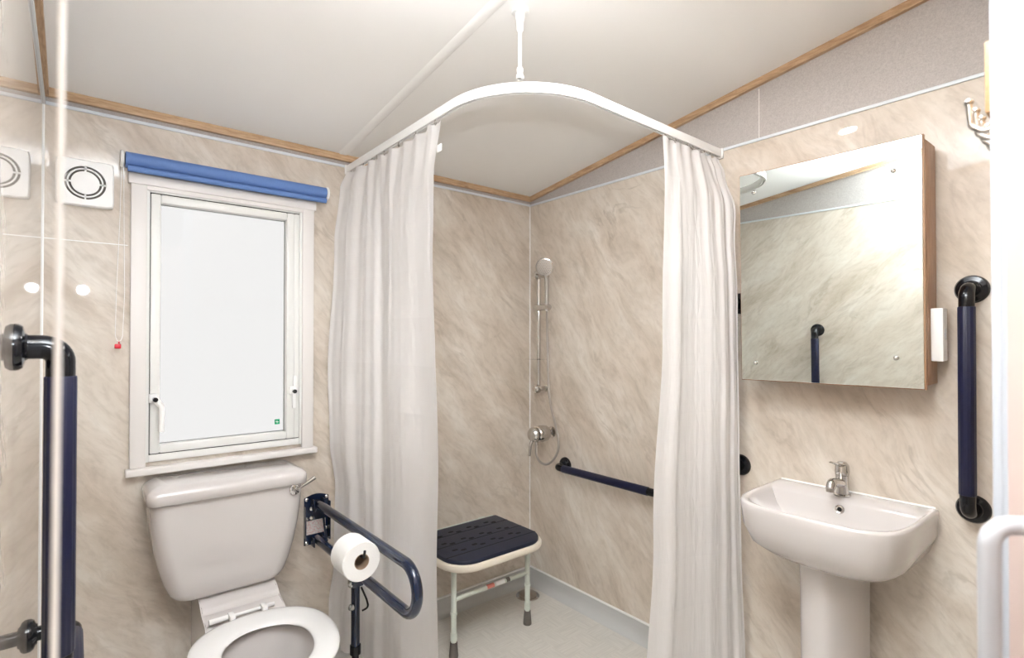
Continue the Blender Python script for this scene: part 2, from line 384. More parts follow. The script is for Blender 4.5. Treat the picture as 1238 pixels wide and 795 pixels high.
# ------------------------------------------------------------------ roller blind
rb = thing('roller_blind', (-1.51, 0, 1.91), 'blue rolled-up roller blind above the window', 'blind')
bm = B(); pr = []
for k in range(15): a = PI*.5 + PI*k/14*1.0; pr.append((-.036+.024*math.cos(a), 1.955+.024*math.sin(a)))
pr = [(-.012, 1.979)] + pr + [(-.012, 1.931)]
prism(bm, pr, lambda u, v, h: V(h, u, v), -1.848, -1.172); obj('blind_roll', bm, M['blue'], rb)
bm = B(); tube(bm, fillet([(-1.843, -.052, 1.921), (-1.175, -.052, 1.921)], 1), .0105, 12)
obj('bottom_bar', bm, M['blue'], rb)
for x0, x1 in ((-1.862, -1.850), (-1.170, -1.160)):
    bm = B(); lathe(bm, [(0, 0), (.026, 0), (.028, .003), (.028, .007), (.024, .01), (0, .01)], (x0, -.032, 1.955), (1,0,0), 24)
    box(bm, x0, x1, -.03, 0, 1.94, 1.975, .002); obj('end_bracket', bm, M['white'], rb)
ch = []
for (x, z) in ((-1.858, 1.95), (-1.862, 1.75), (-1.870, 1.50), (-1.872, 1.36)): ch.append((x, -.03, z))
ch += [(-1.868, -.03, 1.345), (-1.862, -.03, 1.340), (-1.856, -.03, 1.345), (-1.852, -.03, 1.36)]
for (x, z) in ((-1.848, 1.50), (-1.851, 1.75), (-1.853, 1.95)): ch.append((x, -.034, z))
bm = B(); 
def resample(pts, d):
    pts = [Vector(p) for p in pts]; out = [pts[0]]; acc = 0
    for a, b in zip(pts, pts[1:]):
        l = (b-a).length; t = d-acc
        while t <= l: out.append(a+(b-a)*(t/l)); t += d
        acc = l-(t-d)
    return out
tube(bm, ch, .0008, 6)
for p in resample(ch, .0062): bmesh.ops.create_icosphere(bm, subdivisions=1, radius=.0017, matrix=Matrix.Translation(p))
chain = obj('bead_chain', bm, M['white'], rb)
bm = B(); box(bm, -1.874, -1.856, -.036, -.024, 1.316, 1.332, .003); tube(bm, [(-1.862, -.03, 1.33), (-1.862, -.03, 1.340)], .002, 8)
obj('safety_clip', bm, M['red'], chain, label='red safety clip')

# ------------------------------------------------------------------ extractor fan grille
fx, fz = -1.9525, 1.857
ef = thing('extractor_fan', (fx, 0, 1.78), 'square white extractor fan grille on the wall left of the window', 'fan')
bm = B(); n = 48; inner = []; outer = []
hw = .075
for k in range(n):
    a = 2*PI*k/n; c, s = math.cos(a), math.sin(a); q = 1/max(abs(c), abs(s))
    outer.append((c*min(q, 1.36)*hw, s*min(q, 1.36)*hw)); inner.append((c*.054, s*.054))
loft(bm, [[V(fx+x, 0, fz+z) for x, z in outer], [V(fx+x, -.018, fz+z) for x, z in outer], [V(fx+x*.95, -.022, fz+z*.95) for x, z in outer],
          [V(fx+x, -.022, fz+z) for x, z in inner], [V(fx+x, -.006, fz+z) for x, z in inner], [V(fx+x, 0, fz+z) for x, z in inner]], closed=True)
obj('faceplate', bm, M['white'], ef)
bm = B(); lathe(bm, [(0, 0), (.0535, 0), (.0535, .003), (0, .003)], (fx, -.001, fz), (0,-1,0), 32); obj('duct_opening', bm, M['duct'], ef)
bm = B(); lathe(bm, [(0, .0), (.034, .0), (.037, .003), (.037, .008), (0, .010)], (fx, -.014, fz), (0,-1,0), 32); obj('centre_disc', bm, M['white'], ef)
bm = B(); lathe(bm, [(.043, 0), (.0475, 0), (.0475, .008), (.043, .008), (.043, 0)], (fx, -.014, fz), (0,-1,0), 40)
for a in range(4):
    mx = Matrix.Translation((fx, 0, fz)) @ Matrix.Rotation(a*PI/2, 4, 'Y')
    box(bm, .034, .056, -.022, -.014, -.0025, .0025, mx=mx)
obj('grille_ring', bm, M['white'], ef)

# ------------------------------------------------------------------ grab rails
def flange(root, c, axis, r=.040, name='wall_flange'):
    bm = B(); lathe(bm, [(0, 0), (r, 0), (r, .005), (r-.004, .011), (.024, .014), (.022, .017), (0, .017)], c, axis, 36); f = obj(name, bm, M['black'], root)
    return f
def grab_rail(name, pts, axis, label, cat, rr=.0175, grip=True, ribs=True, fr=.040, group=None):
    """pts: wall point, corner, corner, wall point"""
    pts = [Vector(p) for p in pts]; r0 = thing(name, pts[0], label, cat, group)
    for p in (pts[0], pts[3]): flange(r0, p, axis, fr)
    path = fillet([pts[0]+Vector(axis)*.008, pts[1], pts[2], pts[3]+Vector(axis)*.008], .034, 10)
    for half in (0, 1):
        k = len(path)//2; seg = path[:k] if half == 0 else path[k:]
        cut = pts[1+half] + (pts[2-half]-pts[1+half]).normalized()*.055
        seg = (seg + [cut]) if half == 0 else ([cut] + seg)
        bm = B(); tube(bm, seg, rr*.97, 20); obj('elbow', bm, M['black'], r0)
    d = (pts[2]-pts[1]).normalized(); a = pts[1]+d*.052; b = pts[2]-d*.052
    bm = B(); u, w, _ = basis(d); n = 60; rg = []
    for k in range(n):
        an = 2*PI*k/n; q = rr*(1.04 + (.035 if (k % 4) < 2 else 0)); rg.append(u*math.cos(an)*q + w*math.sin(an)*q)
    loft(bm, [[a+x*.96 for x in rg], [a+d*.002+x for x in rg], [b-d*.002+x for x in rg], [b+x*.96 for x in rg]]); obj('ribbed_grip', bm, M['navy_rib'], r0, sharp=70)
    return r0
grab_rail('grab_rail', [(0,-.281,.695), (-.072,-.281,.695), (-.072,-.90,.695), (0,-.90,.695)], (-1,0,0), 'horizontal dark blue grab rail low on the shower wall beside the fold-down seat', 'grab rail')
grab_rail('grab_rail', [(0,-1.222,.868), (-.058,-1.222,.868), (-.058,-1.222,1.486), (0,-1.222,1.486)], (-1,0,0), 'grab rail mostly hidden behind the right-hand curtain, beside the mirror cabinet', 'grab rail')
grab_rail('grab_rail', [(0,-1.907,.868), (-.075,-1.907,.868), (-.075,-1.907,1.492), (0,-1.907,1.492)], (-1,0,0), 'vertical dark blue grab rail on the wall between the mirror cabinet and the door', 'grab rail', rr=.0185)
grab_rail('grab_rail', [(-W,-1.0,1.335), (-1.9965,-1.0,1.335), (-1.9965,-1.0,.74), (-W,-1.0,.74)], (1,0,0), 'near vertical dark blue grab rail on the left wall, closest to the viewer', 'grab rail', rr=.0215)
grab_rail('grab_rail', [(-W,-.57,.66), (-1.975,-.57,.66), (-1.975,-.93,.66), (-W,-.93,.66)], (1,0,0), 'low horizontal dark blue grab rail on the left wall, behind the near vertical one', 'grab rail', rr=.0165, fr=.036)

# ------------------------------------------------------------------ toilet
TX = -1.545
to = thing('toilet', (TX, -.4, 0), 'white close-coupled toilet with its seat ring down, under the window', 'toilet')
def crr(cx, hw, y0, y1, z, rf, rb=.02, seg=8):
    return [V(x, y, z) for x, y in rrect(cx-hw, cx+hw, y0, y1, (rf, rf, rb, rb), seg)]
bm = B(); rings = []
for z, hw, yf, rf in ((.462, .130, -.148, .03), (.465, .152, -.162, .04), (.474, .170, -.172, .045), (.492, .184, -.177, .048), (.53, .200, -.181, .05), (.59, .216, -.186, .05), (.66, .229, -.190, .048), (.74, .238, -.193, .045), (.820, .241, -.195, .04)):
    rings.append(crr(TX, hw, yf, -.008, z, rf))
loft(bm, rings); cist = obj('cistern', bm, M['ceramic'], to, sharp=60)
bm = B(); rings = []
for z, g in ((.808, .0), (.812, .005), (.838, .006), (.848, .003), (.8575, -.008), (.8635, -.022), (.8665, -.034)):
    rings.append(crr(TX, .246+g, -.206-g, -.006, z, .032, .02))
loft(bm, rings); obj('cistern_lid', bm, M['ceramic'], to, sharp=60)
lv = (-1.343, -.196, .790)
bm = B(); lathe(bm, [(0, 0), (.017, 0), (.019, .004), (.019, .008), (.012, .011), (0, .012)], lv, (0,-1,0), 24)
tube(bm, fillet([(lv[0], lv[1]-.008, lv[2]), (lv[0]+.012, lv[1]-.024, lv[2]+.008), (lv[0]+.066, lv[1]-.032, lv[2]+.040)], .01), [.0045]*10+[.0075], 12)
obj('flush_lever', bm, M['chrome'], to, label='chrome flush lever')
# shelf behind the seat, stepped
PX = -1.520
bm = B()
prism(bm, [(-.01, .462), (-.145, .462), (-.155, .455), (-.165, .445), (-.19, .441), (-.20, .432), (-.205, .420), (-.27, .412), (-.285, .40), (-.30, .34), (-.28, .20), (-.24, .0), (-.03, .0), (-.01, .30)],
      lambda u, v, h: V(h, u, v), PX-.125, PX+.125)
bmesh.ops.bevel(bm, geom=[e for e in bm.edges if abs((e.verts[0].co-e.verts[1].co).x) < 1e-5 and e.calc_length() < .2], offset=.004, segments=2, affect='EDGES')
obj('pan_shelf', bm, M['ceramic'], to)
def egg(cx, a, yc, bf, bb, z, n=64, p=2.25):
    out = []
    for k in range(n):
        t = 2*PI*k/n; c, s = math.cos(t), math.sin(t); bq = bb if s > 0 else bf
        q = (abs(c)**p + abs(s)**(p if s > 0 else 2.0))**(-1/(p if s > 0 else 2.1)); out.append(V(cx+a*c*q, yc+bq*s*q, z))
    return out
bm = B()
rings = [egg(PX, a, yc, bf, bb, z) for a, yc, bf, bb, z in (
    (.115, -.42, .19, .16, .0), (.112, -.42, .185, .16, .03), (.10, -.42, .17, .15, .10), (.105, -.43, .18, .15, .18), (.135, -.45, .22, .16, .26), (.165, -.47, .25, .17, .33), (.185, -.49, .26, .18, .385), (.190, -.50, .26, .19, .400), (.188, -.50, .258, .188, .408),
    (.150, -.51, .20, .14, .408), (.140, -.51, .19, .13, .395), (.130, -.51, .175, .12, .34), (.10, -.50, .13, .10, .25), (.06, -.48, .08, .07, .19), (.045, -.47, .06, .05, .17))]
loft(bm, rings); obj('pan', bm, M['ceramic'], to, sharp=70)
bm = B(); loft(bm, [egg(PX, .062, -.48, .085, .072, .1965), egg(PX, .061, -.48, .084, .071, .198)]); obj('water', bm, mat('water', rgb(205,208,206), rough=.02, coat=1), to)
# seat ring
bm = B(); NR = 14; rings = []
oa, oy, of, ob = .206, -.500, .262, .205
ia, iy, jf, jb = .122, -.530, .165, .125
O0 = egg(PX, oa, oy, of, ob, 0, p=2.3); I0 = egg(PX, ia, iy, jf, jb, 0, p=2.1)
for j in range(NR):
    t = 2*PI*j/NR; f = .5+.5*math.cos(t)*1.0; hz = .421+.0115*math.sin(t)*(1 if math.sin(t) > 0 else .8)
    ff = .5+.5*(abs(math.cos(t))**.7)*(1 if math.cos(t) > 0 else -1)
    rings.append([V(*(i.lerp(o, ff).to_2d()), hz) for o, i in zip(O0, I0)])
loft(bm, rings, closed=True); seat = obj('toilet_seat', bm, M['seat_white'], to, sharp=80)
bm = B()
for a, b, r in ((PX-.115, PX-.052, .009), (PX-.046, PX+.046, .0055), (PX+.052, PX+.085, .0075)): tube(bm, [(a, -.279, .428), (b, -.279, .428)], r, 16)
for x in (PX-.05, PX+.05): box(bm, x-.009, x+.009, -.31, -.268, .414, .440, .004)
obj('seat_hinge', bm, M['seat_white'], to)

# ------------------------------------------------------------------ drop-down support rail
RX = -1.195
sr = thing('support_rail', (RX, 0, 0), 'dark blue hinged toilet support rail with a floor leg, between toilet and curtain', 'support rail')
bm = B(); px0, px1, pz0, pz1 = -1.243, -1.142, .497, .690
out = [(px0, pz0), (px1, pz0), (px1, pz1)] + [(px1+(px0-px1)*k/10, pz1+.014*math.sin(PI*k/10)) for k in range(1, 10)] + [(px0, pz1)]
prism(bm, out, lambda u, v, h: V(u, h, v), -.005, 0); box(bm, px0, px0+.004, -.02, -.005, .53, .66); box(bm, px1-.004, px1, -.03, -.005, .51, .67)
plate = obj('wall_plate', bm, M['navy'], sr)
bm = B(); box(bm, px0+.008, px1-.014, -.0085, -.0055, .540, .596); obj('warning_label', bm, M['label'], plate, label='white printed label with red text')
for bx, bz in ((-1.234, .685), (-1.152, .685), (-1.234, .605), (-1.234, .506), (-1.152, .506), (-1.152, .555)):
    bm = B(); lathe(bm, [(0, 0), (.0075, 0), (.0075, .004), (.005, .006), (0, .007)], (bx, -.005, bz), (0,-1,0), 12); obj('bolt', bm, M['steel'], plate)
bm = B(); loop = fillet([(RX, -.02, .668), (RX, -.852, .668), (RX, -.852, .520), (RX, -.02, .520)], .072, 16)
tube(bm, loop, .0172, 24); obj('rail_loop', bm, M['navy'], sr)
for z0, z1 in ((.642, .690), (.496, .532)):
    bm = B(); box(bm, RX-.023, RX-.018, -.050, -.004, z0, z1, .002); box(bm, RX+.018, RX+.023, -.050, -.004, z0, z1, .002)
    tube(bm, [(RX-.027, -.034, (z0+z1)/2), (RX+.027, -.034, (z0+z1)/2)], .006, 12); obj('hinge_bracket', bm, M['navy'], sr)
for z in (.648, .612):
    bm = B(); lathe(bm, [(0, 0), (.008, 0), (.008, .006), (.006, .010), (0, .011)], (RX-.022, -.012, z), (-.3,-1,0), 14)
    obj('hinge_bolt', bm, M['steel'], sr)
bm = B(); tube(bm, fillet([(RX+.03, -.01, .60), (RX+.022, -.04, .58), (RX+.005, -.12, .522)], .02), .0045, 8); obj('catch_strut', bm, M['navy'], sr)
bm = B(); tube(bm, [(RX, -.41, .655), (RX, -.41, .52)], .009, 16); obj('cross_strut', bm, M['navy'], sr)
bm = B(); box(bm, RX-.021, RX+.021, -.431, -.389, .468, .502, .003); tube(bm, [(RX, -.41, .47), (RX, -.41, .235)], .0155, 20)
leg = obj('leg', bm, M['navy'], sr)
bm = B(); tube(bm, [(RX, -.41, .255), (RX, -.41, .24), (RX, -.41, .225)], [.019,.019,.019], 20); tube(bm, [(RX, -.41, .235), (RX, -.41, .03)], .0125, 20); obj('leg_extension', bm, M['black'], leg)
bm = B(); lathe(bm, [(0, 0), (.022, 0), (.022, .01), (.015, .035), (0, .035)], (RX, -.41, 0), (0,0,1), 20); obj('rubber_foot', bm, M['rubber'], leg)
for z in (.478, .398):
    bm = B(); lathe(bm, [(0, 0), (.012, 0), (.012, .005), (.007, .013), (0, .015)], (RX-.016, -.418, z), (-1,-.4,0), 14); obj('leg_bolt', bm, M['steel'], leg)
bm = B(); tube(bm, fillet([(RX+.015, -.425, .462), (RX+.030, -.435, .42), (RX+.032, -.45, .395), (RX+.012, -.44, .385)], .012), .0035, 8); obj('retaining_strap', bm, M['black'], leg)
# roll holder arm belongs to the rail
rp = V(-1.282, -.61, .655)
bm = B(); tube(bm, fillet([(RX, -.54, .672), (rp.x+.0, -.54, rp.z+.016), (rp.x, -.675, rp.z+.016), (rp.x, -.682, rp.z+.040)], [.015,.01]), .0042, 10)
obj('roll_holder', bm, M['black'], sr)
tr = thing('toilet_roll', rp, 'white toilet roll hanging on the holder of the blue support rail', 'toilet roll')
bm = B(); lathe(bm, [(.024, -.05), (.057, -.05), (.0615, -.047), (.0615, .047), (.059, .05), (.024, .05), (.024, -.05)], rp, (0,-1,0), 48); obj('tissue', bm, M['paper'], tr)
bm = B(); lathe(bm, [(.0225, -.0505), (.0242, -.0505), (.0242, .0505), (.0225, .0505), (.0225, -.0505)], rp, (0,-1,0), 32); obj('cardboard_core', bm, M['card'], tr)

# ------------------------------------------------------------------ shower curtain rail and curtains
RXL, RYL, RZ = -1.062, -1.143, 2.100
cr = thing('curtain_rail', (-.95, -1.05, 2.07), 'white curved shower curtain rail hung from the ceiling', 'curtain rail')
path = fillet([(RXL, -.004, 0), (RXL, RYL, 0), (-.004, RYL, 0)], .30, 24)
def sweep(bm, path, pr):
    rings = []
    for i, p in enumerate(path):
        t = (path[min(i+1, len(path)-1)] - path[max(i-1, 0)]).normalized(); nrm = Vector((t.y, -t.x, 0))
        rings.append([V(p.x, p.y, 0) + nrm*u + V(0,0,v) for u, v in pr])
    return loft(bm, rings)
pr = [(-.009, RZ-.031), (-.004, RZ-.031), (-.004, RZ-.022), (.004, RZ-.022), (.004, RZ-.031), (.009, RZ-.031), (.010, RZ-.027), (.010, RZ-.004), (.008, RZ), (-.008, RZ), (-.010, RZ-.004), (-.010, RZ-.027)]
obj('rail_track', sweep(B(), path, pr), M['white'], cr, sharp=30)
for b in ((RXL-.014, RXL+.014, -.010, 0), (-.010, 0, RYL-.014, RYL+.014)):
    bm = B(); box(bm, b[0], b[1], b[2], b[3], RZ-.036, RZ+.004, .002); obj('wall_bracket', bm, M['white'], cr)
ap = V(-.992, -1.078, 0)
bm = B(); tube(bm, [(ap.x, ap.y, RZ-.002), (ap.x, ap.y, 2.25)], .0050, 14)
lathe(bm, [(0, 0), (.011, 0), (.011, .010), (.007, .014), (0, .014)], (ap.x, ap.y, RZ-.002), (0,0,1), 16); lathe(bm, [(.006, 0), (.009, .004), (.009, .016), (.006, .02)], (ap.x, ap.y, RZ+.012), (0,0,1), 16)
zc = ceil_z(ap.y)
lathe(bm, [(.0055, -.062), (.010, -.055), (.011, -.03), (.014, -.02), (.014, -.008), (.024, -.006), (.026, 0), (.026, .004), (0, .004)], (ap.x, ap.y, zc), (0,0,1), 24)
obj('drop_rod', bm, M['white'], cr)

def lerpk(keys, t):
    for (a, va), (b, vb) in zip(keys, keys[1:]):
        if t <= b:
            f = (t-a)/(b-a); f = f*f*(3-2*f); return va+(vb-va)*f
    return keys[-1][1]
def curtain(name, label, P, fold, label_part, ztop=RZ-.035, zbot=.09, nu=260, nv=110):
    root = thing(name, (P(.5, 1)[0], P(.5, 1)[1], zbot), label, 'curtain')
    bm = B(); uvl = bm.loops.layers.uv.new('UVMap'); rows = []; uvw = []
    for j in range(nv+1):
        t = j/nv; z = ztop+(zbot-ztop)*t; row = []
        for i in range(nu+1):
            u = i/nu; x, y = P(u, t); x2, y2 = P(min(u+.01, 1.01), t); d = Vector((x2-x, y2-y)).normalized(); n = Vector((d.y, -d.x))
            o, al = fold(u, t); dz = 0
            # scallops between the hooks at the very top
            dz = -.007*abs(math.sin(u*PI*8))*max(0, 1-t*14)
            row.append(bm.verts.new((x+n.x*o+d.x*al, y+n.y*o+d.y*al, z+dz)))
        rows.append(row)
    for j in range(nv):
        for i in range(nu):
            f = bm.faces.new((rows[j][i], rows[j][i+1], rows[j+1][i+1], rows[j+1][i]))
            for lp, (a, b) in zip(f.loops, ((i, j), (i+1, j), (i+1, j+1), (i, j+1))): lp[uvl].uv = (a/nu*1.25, b/nv*2.0)
    o = obj('curtain_cloth', bm, M['curtain'], root, sharp=180)
    return root
def gauss(x, c, w): return math.exp(-((x-c)/w)**2)
# left: u=0 at the back wall, u=1 the free edge
def PL(u, t):
    x0 = lerpk([(0, RXL-.012), (.04, RXL-.036), (.16, RXL-.062), (.42, RXL-.092), (.58, RXL-.085), (.68, RXL-.060), (.84, RXL-.058), (.92, RXL-.080), (1, RXL-.085)], t); y0 = -.040
    x1 = lerpk([(0, RXL), (1, RXL)], t); y1 = lerpk([(0, -.775), (.09, -.738), (.2, -.742), (.38, -.775), (.62, -.793), (1, -.803)], t)
    k = min(1, u/.45)
    return x0+(x1-x0)*(k*k*(3-2*k)), y0+(y1-y0)*u
def FL(u, t):
    A = lerpk([(0, .005), (.05, .007), (.25, .0065), (1, .009)], t)
    w = max(0, 1-u*1.25)
    o = A*math.sin(2*PI*(5.5*u**.8)+.6)*(.15+1.2*w) + A*.5*math.sin(2*PI*(17*u)+1.3+1.2*t)*(w*.8+.06)
    o += .016*gauss(u, .56+.05*t, .09)*min(1, t*3) - .010*gauss(u, .40, .04)*min(1, t*3) - .008*gauss(u, .80, .09)*min(1, t*3)
    top = max(0, 1-t*9)
    o += .007*math.sin(2*PI*8*u+.5)*top
    o += .028*max(0, (u-.94)/.06)*min(1, t*3)
    o += .003*math.sin(9*t+7*u)+.002*math.sin(17*t-11*u)
    return o, .006*math.sin(2*PI*7.5*u**.9+2)*w
c1 = curtain('shower_curtain', 'white shower curtain left of the opening, gathered behind the blue support rail', PL, FL, None)
bm = B(); box(bm, RXL-.004, RXL-.003, -.775, -.745, 1.958, 1.982, .0003); obj('care_label', bm, M['white'], c1)
# right: u=0 at the free edge, u=1 at the mirror wall
def PR(u, t):
    x0 = lerpk([(0, -.392), (.08, -.385), (.35, -.40), (.7, -.46), (1, -.515)], t); y0 = lerpk([(0, RYL), (1, RYL-.01)], t)
    xm = lerpk([(0, -.12), (.10, -.14), (1, -.17)], t); ym = lerpk([(0, RYL), (.1, RYL-.06), (.25, RYL-.085), (1, RYL-.105)], t)
    x1 = lerpk([(0, -.014), (.035, -.020), (.12, -.070), (.2, -.088), (1, -.090)], t); y1 = lerpk([(0, RYL), (.035, RYL-.03), (.12, RYL-.098), (.3, RYL-.114), (.55, RYL-.120), (.75, RYL-.128), (1, RYL-.142)], t)
    # quadratic path bulging round the grab rail
    a, b, c = (1-u)**2, 2*u*(1-u), u*u
    return a*x0+b*xm+c*x1, a*y0+b*ym+c*y1
def FR(u, t):
    A = lerpk([(0, .006), (.05, .0075), (.25, .0045), (1, .0055)], t)
    w = min(1, u*1.1)
    o = A*math.sin(2*PI*(4.6*u**1.25)+2.2)*(.4+.25*w) + A*.3*math.sin(2*PI*(11*u)+.4-1.1*t)*(.1+w*.6)
    o += .012*gauss(u, .13, .05)*min(1, t*4) - .010*gauss(u, .30, .08)*min(1, t*4) + .007*gauss(u, .62, .12)*min(1, t*4)
    o += .006*math.sin(2*PI*7*u)*max(0, 1-t*9)
    o += .0025*math.sin(8*t+6*u)+.0015*math.sin(19*t-9*u)
    return o*(1 if u < .9 else (1-(u-.9)*6)), 0
c2 = curtain('shower_curtain', 'white shower curtain right of the opening, gathered beside the mirror cabinet', PR, FR, None)
# hooks
hook0 = None
def hooks(spots, lab, grp):
    global hook0
    for (x, y, rz) in spots:
        if hook0 is None:
            bm = B(); tube(bm, fillet([(0, 0, .016), (0, 0, .004), (.006, 0, -.004), (0, 0, -.014), (-.006, 0, -.006)], .005, 4), .0016, 8)
            box(bm, -.004, .004, -.004, .004, .010, .020, .001)
            me_o = obj('curtain_hook', bm, M['satin']); hook0 = me_o; o = me_o; dz = ORG[o].z
        else: o = hook0.copy(); COL.objects.link(o)
        o.location = (x, y, RZ-.046); o.rotation_euler = (0, 0, rz)
        o['label'] = lab; o['category'] = 'curtain hook'; o['group'] = grp
hooks([(RXL, -.04-.70*q, PI/2) for q in (0, .1, .18, .3, .36, .45, .62, .80, .985)], 'small metal hook holding up the left shower curtain', 'hooks of the left shower curtain')
hooks([(-.385+.365*q, RYL, 0) for q in (.02, .2, .4, .5, .62, .72, .84, .95)], 'small metal hook holding up the right shower curtain', 'hooks of the right shower curtain')

# ------------------------------------------------------------------ fold-down shower seat
ss = thing('shower_stool', (-.53, -.02, 0), 'fold-down shower seat with dark blue pad and two pale legs', 'shower seat')
sx0, sx1, sy0, sy1 = -.800, -.268, -.462, -.045
def soft(bm, x0, x1, y0, y1, R, levels, seg=10):
    loft(bm, [[V(x, y, z) for x, y in rrect(x0-g, x1+g, y0-g, y1+g, tuple(max(.004, r+g) for r in R), seg)] for z, g in levels]); return bm
R4 = (.125, .125, .02, .02)
bm = soft(B(), sx0, sx1, sy0, sy1, R4, [(.392, -.008), (.395, -.003), (.402, 0), (.414, 0), (.419, -.002), (.421, -.006)]); obj('seat_base', bm, M['cream'], ss)
bm = soft(B(), sx0+.014, sx1-.014, sy0+.014, sy1-.004, (.112,.112,.01,.01), [(.4212, -.002), (.424, 0), (.432, 0), (.437, -.003), (.439, -.010)]); pad = obj('seat_pad', bm, M['navy_pad'], ss)
bm = B()
for y in (-.150, -.256, -.362): box(bm, sx0+.02, sx1-.02, y-.0025, y+.0025, .4378, .4396)
obj('pad_groove', bm, M['slot'], pad)
for r_, (ya, yb) in enumerate(((-.118, -.137), (-.222, -.241), (-.310, -.329))):
    for q in range(4):
        x = -.705+q*.103
        for dx, y in ((0, ya), (.032, yb)):
            bm = B(); prism(bm, rrect(x+dx-.014, x+dx+.014, y-.0075, y+.0075, .007, 4), lambda u, v, h: V(u, v, h), .4375, .4397)
            obj('drain_slot', bm, M['slot'], pad)
bm = B(); tube(bm, [(sx0+.06, -.026, .421), (sx1-.015, -.026, .421)], .0095, 16)
for x in (sx0+.10, sx1-.07): box(bm, x-.02, x+.02, -.045, 0, .40, .425, .002)
obj('hinge_bar', bm, M['mint'], ss)
LX = (-.727, -.312); LY = -.335
for x in LX:
    bm = B(); tube(bm, [(x, LY, .392), (x, LY, .06)], .0118, 20); lathe(bm, [(.0118, -.006), (.0150, -.005), (.0150, .005), (.0118, .006)], (x, LY, .185), (0,0,1), 20)
    tube(bm, [(x, LY, .105), (x, LY, .07)], [.0145, .0145], 20); box(bm, x-.02, x+.02, LY-.006, LY+.006, .372, .393, .003)
    l = obj('leg', bm, M['mint'], ss)
    bm = B(); lathe(bm, [(0, 0), (.019, 0), (.020, .006), (.018, .03), (.0155, .058), (.0155, .064), (0, .064)], (x, LY, 0), (0,0,1), 24); obj('rubber_foot', bm, M['rubber'], l)
    bm = B(); lathe(bm, [(0, 0), (.008, 0), (.008, .004), (.004, .008), (0, .009)], (x-.004, LY-.010, .378), (0,-1,0), 12); obj('leg_bolt', bm, M['steel'], l)
bm = B(); tube(bm, [(LX[0], LY, .243), (LX[1], LY, .243)], .0100, 16); cb = obj('crossbar', bm, M['mint'], ss)
for x0, x1, mm in ((-.555, -.515, M['pink']), (-.505, -.455, M['white']), (-.445, -.425, M['rubber'])):
    bm = B(); q = [(.0106*math.cos(a*PI/12), .0106*math.sin(a*PI/12)) for a in range(13, 23)]; q2 = [(.0100*math.cos(a*PI/12), .0100*math.sin(a*PI/12)) for a in range(22, 12, -1)]
    prism(bm, [(LY+u*1, .243-v) for u, v in q+q2] if False else [(LY+u, .243+v*-1) for u, v in q+q2], lambda u, v, h: V(h, u, v), x0, x1)
    bmesh.ops.rotate(bm, verts=bm.verts, cent=(0, LY, .243), matrix=Matrix.Rotation(math.radians(40), 3, 'X')); obj('bar_label', bm, mm, cb)
# floor drain
dr = thing('floor_drain', (-.128, -.128, 0), 'round metal floor drain in the shower corner', 'drain')
bm = B(); lathe(bm, [(0, 0), (.062, 0), (.062, .002), (.057, .004), (.050, .004), (.050, .0025), (0, .0025)], (-.128, -.128, 0.0003), (0,0,1), 40); obj('drain_ring', bm, M['chrome'], dr)
bm = B(); lathe(bm, [(0, .003), (.046, .003), (.046, .012), (.043, .014), (0, .0150)], (-.128, -.128, 0), (0,0,1), 40); obj('drain_cover', bm, M['drainmetal'], dr)

# ------------------------------------------------------------------ shower riser kit and mixer
rk = thing('shower_riser', (0, -.14, 1.07), 'chrome shower riser rail holding a round hand shower in the corner', 'shower')
bx, by = -.060, -.138
bm = B(); tube(bm, [(bx, by, 1.085), (bx, by, 1.688)], .0098, 20); obj('riser_bar', bm, M['chrome'], rk)
for z in (1.690, 1.083):
    bm = B(); tube(bm, [(0, by, z), (-.006, by, z), (-.007, by, z), (bx+.01, by, z)], [.019,.019,.012,.012], 20)
    lathe(bm, [(0, -.024), (.014, -.021), (.021, -.012), (.0235, 0), (.021, .012), (.014, .021), (0, .024)], (bx-.012, by, z), (-1,0,0), 24)
    if z < 1.2: tube(bm, [(bx-.01, by+.0, z+.004), (bx-.012, by-.045, z+.008)], .008, 14)
    obj('bar_bracket', bm, M['chrome'], rk)
sz = 1.515
bm = B(); tube(bm, [(bx-.004, by+.022, sz), (bx-.004, by+.012, sz), (bx-.016, by-.088, sz)], [.015,.017,.016], 20); lathe(bm, [(0, 0), (.016, 0), (.019, .006), (.016, .014), (0, .018)], (bx-.016, by-.085, sz), (-.1,-1,0), 20)
obj('slider', bm, M['chrome'], rk)
bm = B(); hdir = V(-.76, -.62, -.20).normalized(); hc = V(-.112, -.240, 1.720)
lathe(bm, [(0, -.016), (.020, -.015), (.040, -.008), (.0465, -.001), (.0465, .004), (.043, .006), (0, .006)], hc, hdir, 40)
hp = [hc - hdir*.008 + V(0,0,-.030), (-.090, -.232, 1.655), (-.082, -.224, 1.60), (-.080, -.222, 1.53), (-.080, -.222, 1.495)]
tube(bm, fillet(hp, .03, 5), .0115, 16)
hs = obj('hand_shower', bm, M['chrome'], rk)
bm = B(); lathe(bm, [(0, .0062), (.0395, .0062), (.0395, .0072), (0, .0080)], hc, hdir, 36); face = obj('spray_face', bm, M['satin'], hs)
bm = B(); u, w, d = basis(hdir)
for rad, cnt in ((.010, 6), (.019, 12), (.027, 18), (.035, 24)):
    for k in range(cnt):
        p = hc + hdir*.0076 + u*math.cos(2*PI*k/cnt)*rad + w*math.sin(2*PI*k/cnt)*rad
        lathe(bm, [(0, 0), (.0020, 0), (.0015, .0018), (0, .0018)], p, hdir, 6)
obj('nozzles', bm, M['rubber'], hs, kind='stuff')
bm = B()
